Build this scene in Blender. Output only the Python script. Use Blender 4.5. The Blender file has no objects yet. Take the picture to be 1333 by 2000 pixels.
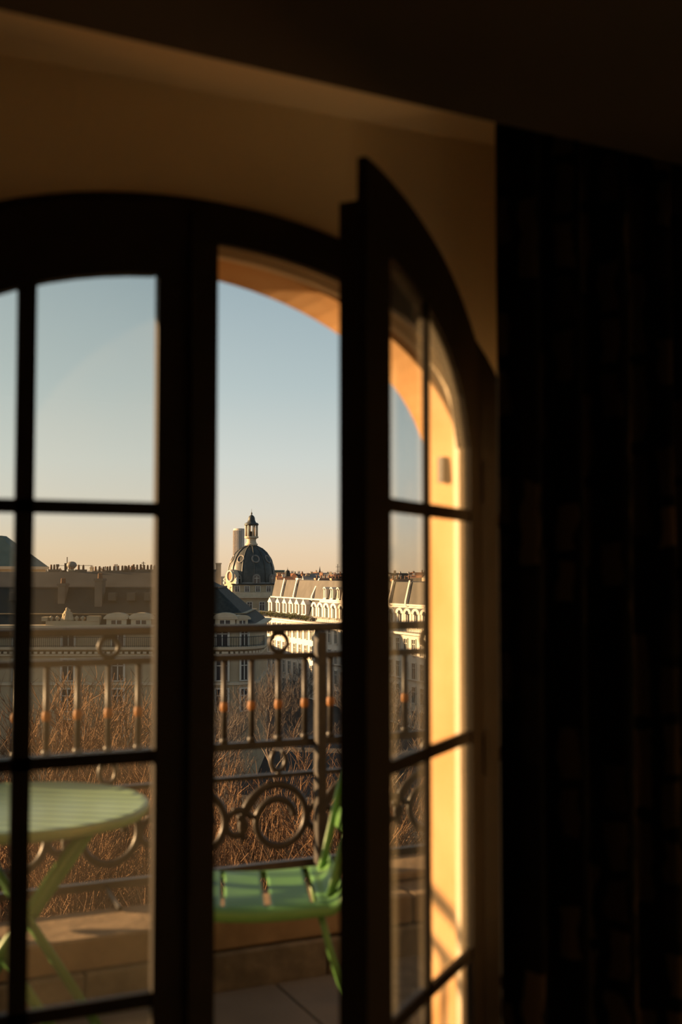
import bpy, bmesh, math, random
from mathutils import Vector, Matrix
R = math.radians
random.seed(7)
scene = bpy.context.scene
col = scene.collection

# ------------------------------------------------------------------ camera, sky, sun, exposure
YAW, FPX = R(25), 2250.0                     # the lens looks 25 degrees right of the window's normal
PITCH = math.atan(118 / FPX)
CAM = Vector((0, 0, 1.4))
FWD = Vector((math.sin(YAW) * math.cos(PITCH), math.cos(YAW) * math.cos(PITCH), math.sin(PITCH)))
RGT = Vector((math.cos(YAW), -math.sin(YAW), 0))
UPV = RGT.cross(FWD)
FH = Vector((math.sin(YAW), math.cos(YAW), 0))
cam_d = bpy.data.cameras.new('camera'); cam = bpy.data.objects.new('camera', cam_d); col.objects.link(cam)
cam.matrix_world = Matrix.Translation(CAM) @ Matrix((RGT, UPV, -FWD)).transposed().to_4x4()
cam_d.sensor_fit = 'VERTICAL'; cam_d.sensor_height = 36.0; cam_d.lens = 36.0 * FPX / 2000.0
cam_d.clip_start = 0.05; cam_d.clip_end = 8000
cam_d.dof.use_dof = True; cam_d.dof.focus_distance = 260.0; cam_d.dof.aperture_fstop = 2.8
scene.camera = cam

SUN_AZ, SUN_EL = R(54.5), R(10)                # azimuth from +Y towards -X
SUN = Vector((-math.sin(SUN_AZ) * math.cos(SUN_EL), math.cos(SUN_AZ) * math.cos(SUN_EL), math.sin(SUN_EL)))
sun_d = bpy.data.lights.new('sun', 'SUN'); sun_d.energy = 17.5; sun_d.angle = R(0.6); sun_d.color = (1.0, 0.62, 0.30)
sun = bpy.data.objects.new('sun', sun_d); col.objects.link(sun)
sun.rotation_euler = SUN.to_track_quat('Z', 'Y').to_euler(); sun.location = SUN * 50

world = bpy.data.worlds.new('evening_sky'); scene.world = world; world.use_nodes = True
nt = world.node_tree; nt.nodes.clear()
wo = nt.nodes.new('ShaderNodeOutputWorld'); wb = nt.nodes.new('ShaderNodeBackground')
tc = nt.nodes.new('ShaderNodeTexCoord'); sp = nt.nodes.new('ShaderNodeSeparateXYZ')
rp = nt.nodes.new('ShaderNodeValToRGB'); mr = nt.nodes.new('ShaderNodeMapRange')
nt.links.new(tc.outputs['Generated'], sp.inputs[0])
mr.inputs[1].default_value = -0.1; mr.inputs[2].default_value = 1.0
nt.links.new(sp.outputs['Z'], mr.inputs[0]); nt.links.new(mr.outputs[0], rp.inputs[0])
stops = [(-.1, (.16, .12, .09)), (-.012, (.30, .22, .15)), (0, (.80, .57, .35)), (.022, (.79, .63, .44)), (.05, (.70, .66, .56)),
         (.095, (.60, .64, .60)), (.16, (.44, .53, .54)), (.25, (.30, .40, .45)), (.45, (.13, .20, .26)), (1, (.05, .09, .14))]
while len(rp.color_ramp.elements) < len(stops): rp.color_ramp.elements.new(.5)
for e, (z, c) in zip(rp.color_ramp.elements, stops): e.position = (z + .1) / 1.1; e.color = (*c, 1)
dotn = nt.nodes.new('ShaderNodeVectorMath'); dotn.operation = 'DOT_PRODUCT'; dotn.inputs[1].default_value = SUN
nt.links.new(tc.outputs['Generated'], dotn.inputs[0])
cl = nt.nodes.new('ShaderNodeMath'); cl.operation = 'MAXIMUM'; cl.inputs[1].default_value = 0
pw = nt.nodes.new('ShaderNodeMath'); pw.operation = 'POWER'; pw.inputs[1].default_value = 2.5
nt.links.new(dotn.outputs['Value'], cl.inputs[0]); nt.links.new(cl.outputs[0], pw.inputs[0])
gl = nt.nodes.new('ShaderNodeMix'); gl.data_type = 'RGBA'; gl.blend_type = 'ADD'
gl.inputs['B'].default_value = (.70, .60, .42, 1)
nt.links.new(pw.outputs[0], gl.inputs['Factor']); nt.links.new(rp.outputs[0], gl.inputs['A'])
nt.links.new(gl.outputs['Result'], wb.inputs[0]); nt.links.new(wb.outputs[0], wo.inputs[0])

vs = scene.view_settings
scene.display_settings.display_device = 'sRGB'
vs.view_transform = 'Standard'; vs.look = 'None'; vs.exposure = 0.0; vs.gamma = 1.0; vs.use_curve_mapping = False
scene.cycles.use_denoising = True
scene.cycles.max_bounces = 14; scene.cycles.diffuse_bounces = 6; scene.cycles.transparent_max_bounces = 24
scene.cycles.sample_clamp_indirect = 6.0

# ------------------------------------------------------------------ pixels to places
def ray(x, y): return FWD + RGT * ((x - 666.5) / FPX) - UPV * ((y - 1000) / FPX)
def onY(x, y, Y): d = ray(x, y); return CAM + d * (Y / d.y)
def onX(x, y, X): d = ray(x, y); return CAM + d * (X / d.x)
def onZ(x, y, Z): d = ray(x, y); return CAM + d * ((Z - CAM.z) / d.z)
def onB(x, y, b): d = ray(x, y); return CAM + d * (b / d.dot(FH))          # at horizontal distance b ahead
def ab(a, b, z=0.0): v = RGT * a + FH * b; return Vector((v.x, v.y, z))   # lateral, ahead -> world
def lat(x, b): return onB(x, 1118, b).dot(RGT)
def alt(y, b): return onB(666.5, y, b).z
GROUND = -19.0

# ------------------------------------------------------------------ materials
MAT = {}
def mat(name, c, rough=.7, c2=None, scale=8.0, metal=0.0, spec=.3, bump=0.0, stretch=(1, 1, 1), detail=4):
    m = bpy.data.materials.new(name); m.use_nodes = True; t = m.node_tree; b = t.nodes['Principled BSDF']
    b.inputs['Roughness'].default_value = rough; b.inputs['Metallic'].default_value = metal
    b.inputs['Specular IOR Level'].default_value = spec
    b.inputs['Base Color'].default_value = (*c, 1)
    if c2 or bump:
        co = t.nodes.new('ShaderNodeTexCoord'); mp = t.nodes.new('ShaderNodeMapping'); n = t.nodes.new('ShaderNodeTexNoise')
        mp.inputs['Scale'].default_value = stretch
        n.inputs['Scale'].default_value = scale; n.inputs['Detail'].default_value = detail
        t.links.new(co.outputs['Object'], mp.inputs[0]); t.links.new(mp.outputs[0], n.inputs['Vector'])
        if c2:
            r = t.nodes.new('ShaderNodeValToRGB'); r.color_ramp.elements[0].position = .35; r.color_ramp.elements[1].position = .68
            r.color_ramp.elements[0].color = (*c, 1); r.color_ramp.elements[1].color = (*c2, 1)
            t.links.new(n.outputs['Fac'], r.inputs[0]); t.links.new(r.outputs[0], b.inputs['Base Color'])
        if bump:
            bp = t.nodes.new('ShaderNodeBump'); bp.inputs['Strength'].default_value = bump; bp.inputs['Distance'].default_value = .02
            t.links.new(n.outputs['Fac'], bp.inputs['Height']); t.links.new(bp.outputs[0], b.inputs['Normal'])
    MAT[name] = m; return m
mat('plaster', (.84, .72, .50), .85, (.87, .75, .53), 3, bump=.05)
mat('recess_paint', (.84, .73, .54), .8, (.86, .75, .56), 2)
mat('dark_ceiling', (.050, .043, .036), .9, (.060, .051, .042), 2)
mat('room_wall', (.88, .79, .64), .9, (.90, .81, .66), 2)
mat('oak_floor', (.60, .47, .32), .5, (.68, .54, .38), 6, stretch=(1, 8, 1))
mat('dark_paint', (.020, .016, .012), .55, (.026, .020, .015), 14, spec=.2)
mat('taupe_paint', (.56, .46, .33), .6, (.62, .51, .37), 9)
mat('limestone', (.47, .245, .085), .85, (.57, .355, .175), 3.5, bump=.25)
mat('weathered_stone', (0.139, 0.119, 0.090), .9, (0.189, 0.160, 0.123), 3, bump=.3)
mat('kerb_stone', (0.197, 0.139, 0.086), .9, (0.271, 0.193, 0.119), 9, bump=.4)
mat('rough_stone', (.11, .095, .078), .95, (.18, .155, .125), 14, bump=.6)
mat('floor_tile', (.16, .138, .112), .6, (.20, .172, .14), 5, bump=.1)
mat('grout', (.05, .042, .035), .95)
mat('iron', (0.021, 0.019, 0.016), .45, (0.036, 0.031, 0.025), 30, spec=.4)
mat('sunlit_collar', (0.197, 0.082, 0.021), .6, (0.279, 0.123, 0.033), 40)  # orange of the low sun painted into the collars' base colour
mat('green_metal', (0.078, 0.205, 0.049), .4, (0.094, 0.230, 0.059), 6, spec=.5)
mat('table_green', (0.189, 0.295, 0.156), .35, (0.221, 0.336, 0.184), 5, spec=.5)
mat('stone_facade', (.38, .30, .195), .9, (.47, .38, .25), .6, bump=0)
mat('soot_stone', (.15, .12, .09), .9, (.20, .16, .12), .8)
mat('old_zinc', (0.070, 0.064, 0.054), .7, (0.094, 0.086, 0.074), .6, spec=.2)
mat('pot_brown', (.16, .085, .05), .9, (.22, .12, .07), 2)
mat('tower_hazy', (0.656, 0.566, 0.467), .9, (0.689, 0.599, 0.500), .02)  # distance haze put into the colour as a paler, warmer tone
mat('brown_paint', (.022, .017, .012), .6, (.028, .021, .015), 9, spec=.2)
mat('lining', (.74, .64, .48), .9, (.78, .68, .52), 3)
mat('stone_pale', (.52, .43, .30), .9, (.60, .50, .36), 1.2)
mat('stone_white', (0.590, 0.541, 0.467), .85, (0.648, 0.599, 0.517), 1.0)
mat('slate', (.030, .032, .029), .75, (.050, .052, .046), 2.5, spec=.15)
mat('dome_slate', (0.048, 0.051, 0.046), .45, (0.078, 0.080, 0.070), .8, spec=.35)
mat('zinc', (.20, .18, .155), .6, (.25, .225, .195), .8, spec=.3)
mat('verdigris', (.09, .125, .105), .7, (.13, .165, .14), .8)
mat('terracotta', (.42, .17, .08), .85, (.55, .25, .12), 2)
mat('brick_red', (.40, .19, .11), .9, (.52, .30, .18), .8)
mat('window_dark', (.03, .03, .035), .15, spec=.8)
mat('joinery_white', (.62, .58, .50), .7)
mat('black_iron', (.02, .02, .02), .6)
mat('concrete_grey', (.42, .38, .34), .9, (.48, .43, .38), .3)
mat('bark', (0.139, 0.078, 0.039), .9, (0.279, 0.152, 0.070), 1.5)
mat('bark_grey', (.13, .10, .08), .9, (.20, .155, .115), 4)
mat('asphalt', (.04, .036, .032), .9, (.06, .052, .045), .2)
mat('hedge', (.06, .075, .02), .9, (.14, .13, .04), 3)

def glass_mat(key, lo, hi):
    m = bpy.data.materials.new(key); m.use_nodes = True; t = m.node_tree; t.nodes.clear()
    o = t.nodes.new('ShaderNodeOutputMaterial'); tr = t.nodes.new('ShaderNodeBsdfTransparent'); gs = t.nodes.new('ShaderNodeBsdfGlossy')
    fr = t.nodes.new('ShaderNodeMapRange'); m1 = t.nodes.new('ShaderNodeMixShader'); m2 = t.nodes.new('ShaderNodeMixShader')
    df = t.nodes.new('ShaderNodeBsdfDiffuse'); tl = t.nodes.new('ShaderNodeBsdfTranslucent'); m3 = t.nodes.new('ShaderNodeMixShader')
    tr.inputs[0].default_value = (.95, .955, .94, 1); gs.inputs['Roughness'].default_value = .03; gs.inputs[0].default_value = (.9, .9, .9, 1)
    lw = t.nodes.new('ShaderNodeLayerWeight'); lw.inputs[0].default_value = .5; p5 = t.nodes.new('ShaderNodeMath'); p5.operation = 'POWER'; p5.inputs[1].default_value = 5
    t.links.new(lw.outputs['Facing'], p5.inputs[0]); t.links.new(p5.outputs[0], fr.inputs[0]); fr.inputs[3].default_value = .03; fr.inputs[4].default_value = .9
    for n in (df, tl): n.inputs[0].default_value = (.80, .70, .52, 1)
    co = t.nodes.new('ShaderNodeTexCoord'); nz = t.nodes.new('ShaderNodeTexNoise'); nz.inputs['Scale'].default_value = 7; nz.inputs['Detail'].default_value = 5
    mp = t.nodes.new('ShaderNodeMapRange'); mp.inputs[3].default_value = lo; mp.inputs[4].default_value = hi
    t.links.new(co.outputs['Object'], nz.inputs['Vector']); t.links.new(nz.outputs['Fac'], mp.inputs[0])
    t.links.new(fr.outputs[0], m1.inputs[0]); t.links.new(tr.outputs[0], m1.inputs[1]); t.links.new(gs.outputs[0], m1.inputs[2])
    m3.inputs[0].default_value = .5; t.links.new(df.outputs[0], m3.inputs[1]); t.links.new(tl.outputs[0], m3.inputs[2])
    t.links.new(mp.outputs[0], m2.inputs[0]); t.links.new(m1.outputs[0], m2.inputs[1]); t.links.new(m3.outputs[0], m2.inputs[2])
    t.links.new(m2.outputs[0], o.inputs[0]); MAT[key] = m
glass_mat('glass', .004, .028); glass_mat('dusty_glass', .02, .075)

def curtain_mat():
    m = bpy.data.materials.new('patterned_cloth'); m.use_nodes = True; t = m.node_tree; b = t.nodes['Principled BSDF']
    uv = t.nodes.new('ShaderNodeUVMap'); uv.uv_map = 'UVMap'
    mp = t.nodes.new('ShaderNodeMapping'); mp.inputs['Rotation'].default_value = (0, 0, R(90))
    nz = t.nodes.new('ShaderNodeTexNoise'); nz.inputs['Scale'].default_value = 11; ad = t.nodes.new('ShaderNodeMixRGB'); ad.blend_type = 'LINEAR_LIGHT'; ad.inputs[0].default_value = .025
    br = t.nodes.new('ShaderNodeTexBrick'); br.offset = .37; br.squash = .6; br.squash_frequency = 3
    br.inputs['Scale'].default_value = 1.0; br.inputs['Brick Width'].default_value = .20; br.inputs['Row Height'].default_value = .062
    br.inputs['Mortar Size'].default_value = .012; br.inputs['Mortar Smooth'].default_value = .1; br.inputs['Bias'].default_value = -.4
    br.inputs['Color1'].default_value = (.006, .006, .006, 1); br.inputs['Color2'].default_value = (.16, .115, .075, 1); br.inputs['Mortar'].default_value = (.006, .006, .006, 1)
    t.links.new(uv.outputs[0], ad.inputs[1]); t.links.new(uv.outputs[0], nz.inputs['Vector']); t.links.new(nz.outputs['Color'], ad.inputs[2])
    t.links.new(ad.outputs[0], mp.inputs[0]); t.links.new(mp.outputs[0], br.inputs['Vector'])
    t.links.new(br.outputs['Color'], b.inputs['Base Color']); b.inputs['Roughness'].default_value = .9; b.inputs['Specular IOR Level'].default_value = .1
    MAT['curtain'] = m
curtain_mat()

# ------------------------------------------------------------------ mesh helpers
class MB:
    def __init__(s): s.v = []; s.f = []
    def add(s, vs, fs):
        o = len(s.v); s.v += [tuple(p) for p in vs]; s.f += [tuple(o + i for i in f) for f in fs]; return s
    def box(s, x0, x1, y0, y1, z0, z1, M=None):
        p = [Vector(q) for q in ((x0, y0, z0), (x1, y0, z0), (x1, y1, z0), (x0, y1, z0), (x0, y0, z1), (x1, y0, z1), (x1, y1, z1), (x0, y1, z1))]
        if M: p = [M @ q for q in p]
        return s.add(p, [(0, 3, 2, 1), (4, 5, 6, 7), (0, 1, 5, 4), (1, 2, 6, 5), (2, 3, 7, 6), (3, 0, 4, 7)])
    def prism(s, pts, y0, y1, M=None):                       # polygon in (x,z) pushed from y0 to y1
        n = len(pts); p = [Vector((x, y0, z)) for x, z in pts] + [Vector((x, y1, z)) for x, z in pts]
        if M: p = [M @ q for q in p]
        return s.add(p, [tuple(range(n)), tuple(range(2 * n - 1, n - 1, -1))] + [(i, n + i, n + (i + 1) % n, (i + 1) % n) for i in range(n)])
    def strip(s, xs, lo, hi, y0, y1):                        # slab between two curves z=lo(x), z=hi(x)
        n = len(xs); v = []
        for x in xs:
            a = lo(x) if callable(lo) else lo; b = hi(x) if callable(hi) else hi
            v += [(x, y0, a), (x, y0, b), (x, y1, b), (x, y1, a)]
        f = [(0, 1, 2, 3), tuple(4 * (n - 1) + k for k in (3, 2, 1, 0))]
        for i in range(n - 1):
            o = 4 * i
            for k in range(4): f.append((o + k, o + 4 + k, o + 4 + (k + 1) % 4, o + (k + 1) % 4))
        return s.add(v, f)
    def tube(s, path, r, n=6, closed=False, flat=None, caps=True):
        path = [Vector(p) for p in path]; m = len(path); up = Vector((0, 0, 1)); v = []; f = []; prev = None
        for i, p in enumerate(path):
            if closed: d = path[(i + 1) % m] - path[i - 1]
            else: d = path[min(i + 1, m - 1)] - path[max(i - 1, 0)]
            d = d.normalized() if d.length > 1e-9 else Vector((0, 0, 1))
            if prev is None:
                a = d.cross(up); a = a.normalized() if a.length > 1e-3 else d.cross(Vector((0, 1, 0))).normalized()
            else:
                a = (prev - d * prev.dot(d)); a = a.normalized() if a.length > 1e-6 else prev
            prev = a; b = d.cross(a); rr = r[i] if isinstance(r, (list, tuple)) else r
            for k in range(n):
                t = 2 * math.pi * (k + .5) / n; ca, sa = math.cos(t) * rr, math.sin(t) * rr
                if flat: sa *= flat
                v.append(p + a * ca + b * sa)
        for i in range(m if closed else m - 1):
            j = (i + 1) % m
            for k in range(n): f.append((i * n + k, i * n + (k + 1) % n, j * n + (k + 1) % n, j * n + k))
        if not closed and caps: f += [tuple(range(n - 1, -1, -1)), tuple((m - 1) * n + k for k in range(n))]
        return s.add(v, f)
    def lathe(s, prof, n=24, c=(0, 0, 0), a0=0, a1=None, sx=1.0):
        full = a1 is None; a1 = 2 * math.pi if full else a1; k = n if full else n + 1; v = []; f = []
        for r, z in prof:
            for i in range(k):
                t = a0 + (a1 - a0) * i / n; v.append((c[0] + r * math.cos(t) * sx, c[1] + r * math.sin(t), c[2] + z))
        for j in range(len(prof) - 1):
            for i in range(n): f.append((j * k + i, j * k + (i + 1) % k, (j + 1) * k + (i + 1) % k, (j + 1) * k + i))
        return s.add(v, f)
    def loft(s, rings, closed=True, cap0=False, cap1=False):
        n = len(rings[0]); v = [p for r in rings for p in r]; f = []
        for j in range(len(rings) - 1):
            for i in range(n if closed else n - 1): f.append((j * n + i, j * n + (i + 1) % n, (j + 1) * n + (i + 1) % n, (j + 1) * n + i))
        if cap0: f.append(tuple(range(n - 1, -1, -1)))
        if cap1: f.append(tuple((len(rings) - 1) * n + i for i in range(n)))
        return s.add(v, f)
    def mesh(s, name, m, smooth=False, bevel=0):
        me = bpy.data.meshes.new(name); me.from_pydata(s.v, [], s.f)
        bm = bmesh.new(); bm.from_mesh(me)
        if bevel: bmesh.ops.bevel(bm, geom=bm.edges[:], offset=bevel, segments=1, affect='EDGES')
        bmesh.ops.recalc_face_normals(bm, faces=bm.faces); bm.to_mesh(me); bm.free()
        if smooth:
            for p in me.polygons: p.use_smooth = True
        me.materials.append(MAT[m]); return me
    def build(s, name, m, parent=None, smooth=False, bevel=0):
        return link(name, s.mesh(name, m, smooth, bevel), parent)
def link(name, me, parent=None, loc=None, rotz=None):
    o = bpy.data.objects.new(name, me); col.objects.link(o)
    if parent: o.parent = parent
    if loc is not None: o.location = loc
    if rotz is not None: o.rotation_euler = (0, 0, rotz)
    return o
def tag(o, label=None, cat=None, group=None, kind=None):
    if label: o['label'] = label
    if cat: o['category'] = cat
    if group: o['group'] = group
    if kind: o['kind'] = kind
    return o
def thing(name, label, cat, loc=(0, 0, 0), rotz=0.0, group=None, kind=None):
    return tag(link(name, None, None, loc, rotz), label, cat, group, kind)
def copy_tree(o, parent=None):
    c = o.copy(); col.objects.link(c); c.parent = parent
    for ch in list(o.children): copy_tree(ch, c)
    return c
def frange(a, b, n): return [a + (b - a) * i / n for i in range(n + 1)]

# ------------------------------------------------------------------ the room
XC = .69                                                    # middle of the arched opening
WALL_Y, STONE_Y, OUT_Y = 2.2, 2.27, 2.43
def ell(apex, a, b):
    return lambda x: apex - b + b * math.sqrt(max(0.0, 1 - ((x - XC) / a) ** 2))
def ell_xs(a, n=40): return [XC - a * math.cos(math.pi * i / n) for i in range(n + 1)]
def arched_wall(name, m, apex, a, b, x0, x1, z0, z1, y0, y1, label):
    w = MB(); w.box(x0, XC - a, y0, y1, z0, z1); w.box(XC + a, x1, y0, y1, z0, z1)
    w.strip(ell_xs(a), ell(apex, a, b), z1, y0, y1)
    return tag(w.build(name, m), label, 'wall', kind='structure')
RX0, RX1, RY0, RZ = -1.6, 2.4, -1.5, 2.377
arched_wall('wall_front', 'plaster', 2.145, .735, .43, RX0, RX1, 0, RZ + .3, WALL_Y, STONE_Y, 'warm plaster wall around the arched window')
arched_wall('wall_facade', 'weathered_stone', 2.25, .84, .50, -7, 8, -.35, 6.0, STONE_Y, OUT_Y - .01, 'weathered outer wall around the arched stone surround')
w = MB(); w.box(RX0 - .1, RX0, RY0, WALL_Y + .05, 0, RZ + .3); tag(w.build('wall_left', 'room_wall'), 'shadowed side wall of the dark room', 'wall', kind='structure')
w = MB(); w.box(RX1, RX1 + .1, RY0, WALL_Y + .05, 0, RZ + .3); tag(w.build('wall_right', 'room_wall'), 'shadowed side wall beyond the curtain', 'wall', kind='structure')
w = MB(); w.box(RX0 - .1, RX1 + .1, RY0 - .1, RY0, 0, RZ + .3); tag(w.build('wall_back', 'room_wall'), 'dark wall at the back of the room', 'wall', kind='structure')
w = MB(); w.box(RX0 - .1, RX1 + .1, RY0 - .1, STONE_Y, -.12, 0); tag(w.build('floor', 'oak_floor'), 'pale oak floor of the dark room', 'floor', kind='structure')
edge = lambda x: 1.848 + .059 * (x - .70)
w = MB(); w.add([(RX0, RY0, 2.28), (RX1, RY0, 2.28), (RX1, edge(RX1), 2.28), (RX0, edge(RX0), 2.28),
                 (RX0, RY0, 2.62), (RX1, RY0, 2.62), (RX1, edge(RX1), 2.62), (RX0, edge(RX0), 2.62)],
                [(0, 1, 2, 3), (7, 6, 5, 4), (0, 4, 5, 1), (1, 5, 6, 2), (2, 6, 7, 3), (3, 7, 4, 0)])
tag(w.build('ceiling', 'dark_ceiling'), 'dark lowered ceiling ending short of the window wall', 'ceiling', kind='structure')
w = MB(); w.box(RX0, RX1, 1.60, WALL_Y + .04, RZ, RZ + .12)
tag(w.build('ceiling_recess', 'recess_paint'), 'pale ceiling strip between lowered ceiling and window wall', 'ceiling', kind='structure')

# window frame
fr = thing('window_1', 'dark arched window frame set into the plaster wall', 'window frame', kind='structure')
def frame_ring(name, m, o, i, y0, y1):
    """o, i: (apex, half width, rise) of the outer and inner outline"""
    n = 40; pts = []
    def outline(q):
        ap, a, b = q; sp = ap - b
        return [(XC - a, .0)] + [(XC - a * math.cos(math.pi * k / n), sp + b * math.sin(math.pi * k / n)) for k in range(n + 1)] + [(XC + a, .0)]
    O, I = outline(o), outline(i); w = MB()
    rings = [[(p[0], y0, p[1]), (q[0], y0, q[1]), (q[0], y1, q[1]), (p[0], y1, p[1])] for p, q in zip(O, I)]
    return w.loft(rings, True, True, True).build(name, m, fr)
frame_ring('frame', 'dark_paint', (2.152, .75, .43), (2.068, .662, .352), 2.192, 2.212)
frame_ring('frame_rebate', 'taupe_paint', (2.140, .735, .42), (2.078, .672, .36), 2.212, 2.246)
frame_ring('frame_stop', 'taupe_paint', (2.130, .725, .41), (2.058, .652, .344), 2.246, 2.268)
MB().box(XC - .66, XC + .66, 2.20, 2.43, -.02, .02).build('threshold', 'taupe_paint', fr)

w = MB(); n = 48
def stone_ring(ap, a, b, y): return [(XC - a, y, -.02)] + [(XC - a * math.cos(math.pi * k / n), y, ap - b + b * math.sin(math.pi * k / n)) for k in range(n + 1)] + [(XC + a, y, -.02)]
I0, I1, O0, O1 = (stone_ring(2.062, .675, .44, STONE_Y), stone_ring(2.062, .675, .44, OUT_Y), stone_ring(2.249, .839, .499, STONE_Y), stone_ring(2.249, .839, .499, OUT_Y))
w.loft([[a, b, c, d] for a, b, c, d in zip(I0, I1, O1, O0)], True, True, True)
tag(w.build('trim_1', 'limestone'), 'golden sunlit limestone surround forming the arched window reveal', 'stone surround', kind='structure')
# leaves: local x runs from the hinge to the meeting edge, y=0 is the room face, +y outwards
lipE, bodyE, glassE = ell(2.13, .74, .43), ell(2.060, .652, .345), ell(1.988, .592, .318)
def leaf(name, label, loc, rotz, sgn, hinge_x, stile_h, bar, pane_end, w_lip, w_body, lip_d, hinge_body, bar_d, gm):
    root = thing(name, label, 'window leaf', loc, rotz, kind='structure')
    cx = lambda x: hinge_x + sgn * x                        # leaf x -> place along the wall when shut
    lip, body, gls = (lambda x: lipE(cx(x))), (lambda x: bodyE(cx(x))), (lambda x: glassE(cx(x)))
    def piece(nm, x0, x1, lo, bx0, bx1, bd):
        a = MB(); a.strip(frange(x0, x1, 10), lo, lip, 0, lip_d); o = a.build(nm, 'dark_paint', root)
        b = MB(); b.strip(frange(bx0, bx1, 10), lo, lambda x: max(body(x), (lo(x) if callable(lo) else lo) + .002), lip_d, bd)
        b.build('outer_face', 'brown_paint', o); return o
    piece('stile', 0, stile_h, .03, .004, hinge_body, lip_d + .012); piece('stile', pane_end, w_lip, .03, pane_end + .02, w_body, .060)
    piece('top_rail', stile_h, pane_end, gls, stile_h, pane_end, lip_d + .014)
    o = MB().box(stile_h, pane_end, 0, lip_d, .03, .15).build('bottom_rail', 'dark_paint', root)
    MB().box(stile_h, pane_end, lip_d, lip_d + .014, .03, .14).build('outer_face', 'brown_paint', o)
    b0, b1 = bar; g0 = lip_d - .006
    MB().strip(frange(b0, b1, 3), .15, gls, g0 - bar_d, g0).build('glazing_bar', 'dark_paint', root)
    for z in (1.523, 1.048, .590):
        MB().box(stile_h, pane_end, g0 - bar_d, g0, z - .013, z + .013).build('glazing_bar', 'dark_paint', root)
    for x0, x1 in ((stile_h, b0), (b1, pane_end)):
        for lo, hi in ((.15, .577), (.603, 1.035), (1.061, 1.510), (1.536, gls)):
            MB().strip(frange(x0, x1, 8), lo, hi, g0, g0 + .004).build('pane', gm, root)
    return root
# the shut leaf hangs on the left jamb, room face at y = 2.17
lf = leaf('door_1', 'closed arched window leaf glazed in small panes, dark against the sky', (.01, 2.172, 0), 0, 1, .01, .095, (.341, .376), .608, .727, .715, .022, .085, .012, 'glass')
MB().prism([(.675, .03), (.727, .03), (.727, 2.11), (.675, 2.11)], -.012, 0).build('cover_bead', 'dark_paint', lf)
OPEN = R(40)
# the open leaf: mirror of the shut one, so its local x runs from its own hinge; built along -x by rotating half a turn about z
def open_leaf():
    root = leaf('door_2', 'open arched window leaf swung into the room, its panes showing the sunlit stone', (1.37, 2.192, 0), 0, -1, 1.37, .078, (.318, .342), .530, .640, .625, .018, .030, .008, 'dusty_glass')
    for ch in [c for c in root.children_recursive]:
        for v in ch.data.vertices: v.co.x = -v.co.x
        ch.data.flip_normals()
    root.rotation_euler = (0, 0, OPEN)
    return root
ol = open_leaf()
for z in (.35, 1.0, 1.6):
    MB().lathe([(0, -.045), (.009, -.045), (.009, .045), (0, .045)], 10, (0, -.004, z)).build('hinge', 'dark_paint', ol)
# iron shutter stay on the sunlit jamb
p = onX(873, 918, XC + .675)
w = MB(); w.box(-.018, 0, -.012, .012, -.03, .03)
tag(link('shutter_stay', w.mesh('shutter_stay', 'iron'), None, (XC + .675, p.y, p.z)), 'small iron shutter stay fixed to the sunlit stone jamb', 'stay')

# curtain and its track
cur = thing('curtain', 'black floor-length curtain patterned with brown upright patches, beside the open leaf', 'curtain', (0, 0, 0))
def curtain():
    n, x0, x1 = 240, 1.300, 2.30; me = bpy.data.meshes.new('cloth'); v = []; f = []; arc = [0.0]
    zs = frange(.015, 2.355, 12); prof = []
    for i in range(n + 1):
        t = i / n; x = x0 + (x1 - x0) * t
        am = .021 + .009 * min(1, t / .25); y = 2.005 + am * math.sin(t * 58 + .8 * math.sin(t * 11)) + .008 * math.sin(t * 26 + 1)
        prof.append((x, y))
        if i: arc.append(arc[-1] + math.hypot(x - prof[-2][0], y - prof[-2][1]))
    for j, z in enumerate(zs):
        k = 1 + .25 * (1 - z / 2.4)
        for x, y in prof: v.append((x + .010 * (1 - z / 2.4) ** 2 * 0, 2.005 + (y - 2.005) * k, z))
    m = n + 1
    for j in range(len(zs) - 1):
        for i in range(n): f.append((j * m + i, j * m + i + 1, (j + 1) * m + i + 1, (j + 1) * m + i))
    me.from_pydata(v, [], f); uv = me.uv_layers.new(name='UVMap')
    for p in me.polygons:
        p.use_smooth = True
        for li in p.loop_indices:
            vi = me.loops[li].vertex_index; uv.data[li].uv = (arc[vi % m], zs[vi // m])
    me.materials.append(MAT['curtain']); o = link('cloth', me, cur)
    s = o.modifiers.new('thickness', 'SOLIDIFY'); s.thickness = .004
    l = MB().add([(x, y + .012, z) for x, y, z in v], [q for q in f if q[0] % m > 7]).build('lining', 'lining', cur, True)
curtain()
w = MB(); w.box(1.20, 2.36, 1.985, 2.025, 2.355, 2.377)
tag(w.build('curtain_track', 'dark_paint'), 'slim dark track holding the curtain under the ceiling strip', 'track')

# ------------------------------------------------------------------ the balcony
bal = tag(MB().box(-3.2, 3.6, OUT_Y, 4.07, -.35, -.02).build('balcony_floor', 'grout'), 'stone balcony floor laid with brown tiles', 'floor', kind='structure')
random.seed(3)
for i in range(-7, 3):
    x0 = 1.495 + .42 * i; x1 = x0 + .412
    if i == 0: x1 = 1.70
    if i > 0: continue
    for y0, y1 in ((2.44, 2.80), (2.808, 3.27), (3.278, 3.728)):
        MB().box(x0, x1, y0, y1, -.02, random.uniform(-.001, .002)).build('tile', 'floor_tile', bal, bevel=.003)
for y0, y1 in ((2.44, 3.08), (3.09, 3.728)):
    for x0 in (1.725, 2.35, 2.975):
        MB().box(x0, x0 + .615, y0, y1, -.02, .022).build('border_stone', 'rough_stone', bal, bevel=.006)
kb = thing('stone_kerb', 'low two-course stone kerb carrying the balcony railing', 'kerb', (0, 0, 0))
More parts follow.
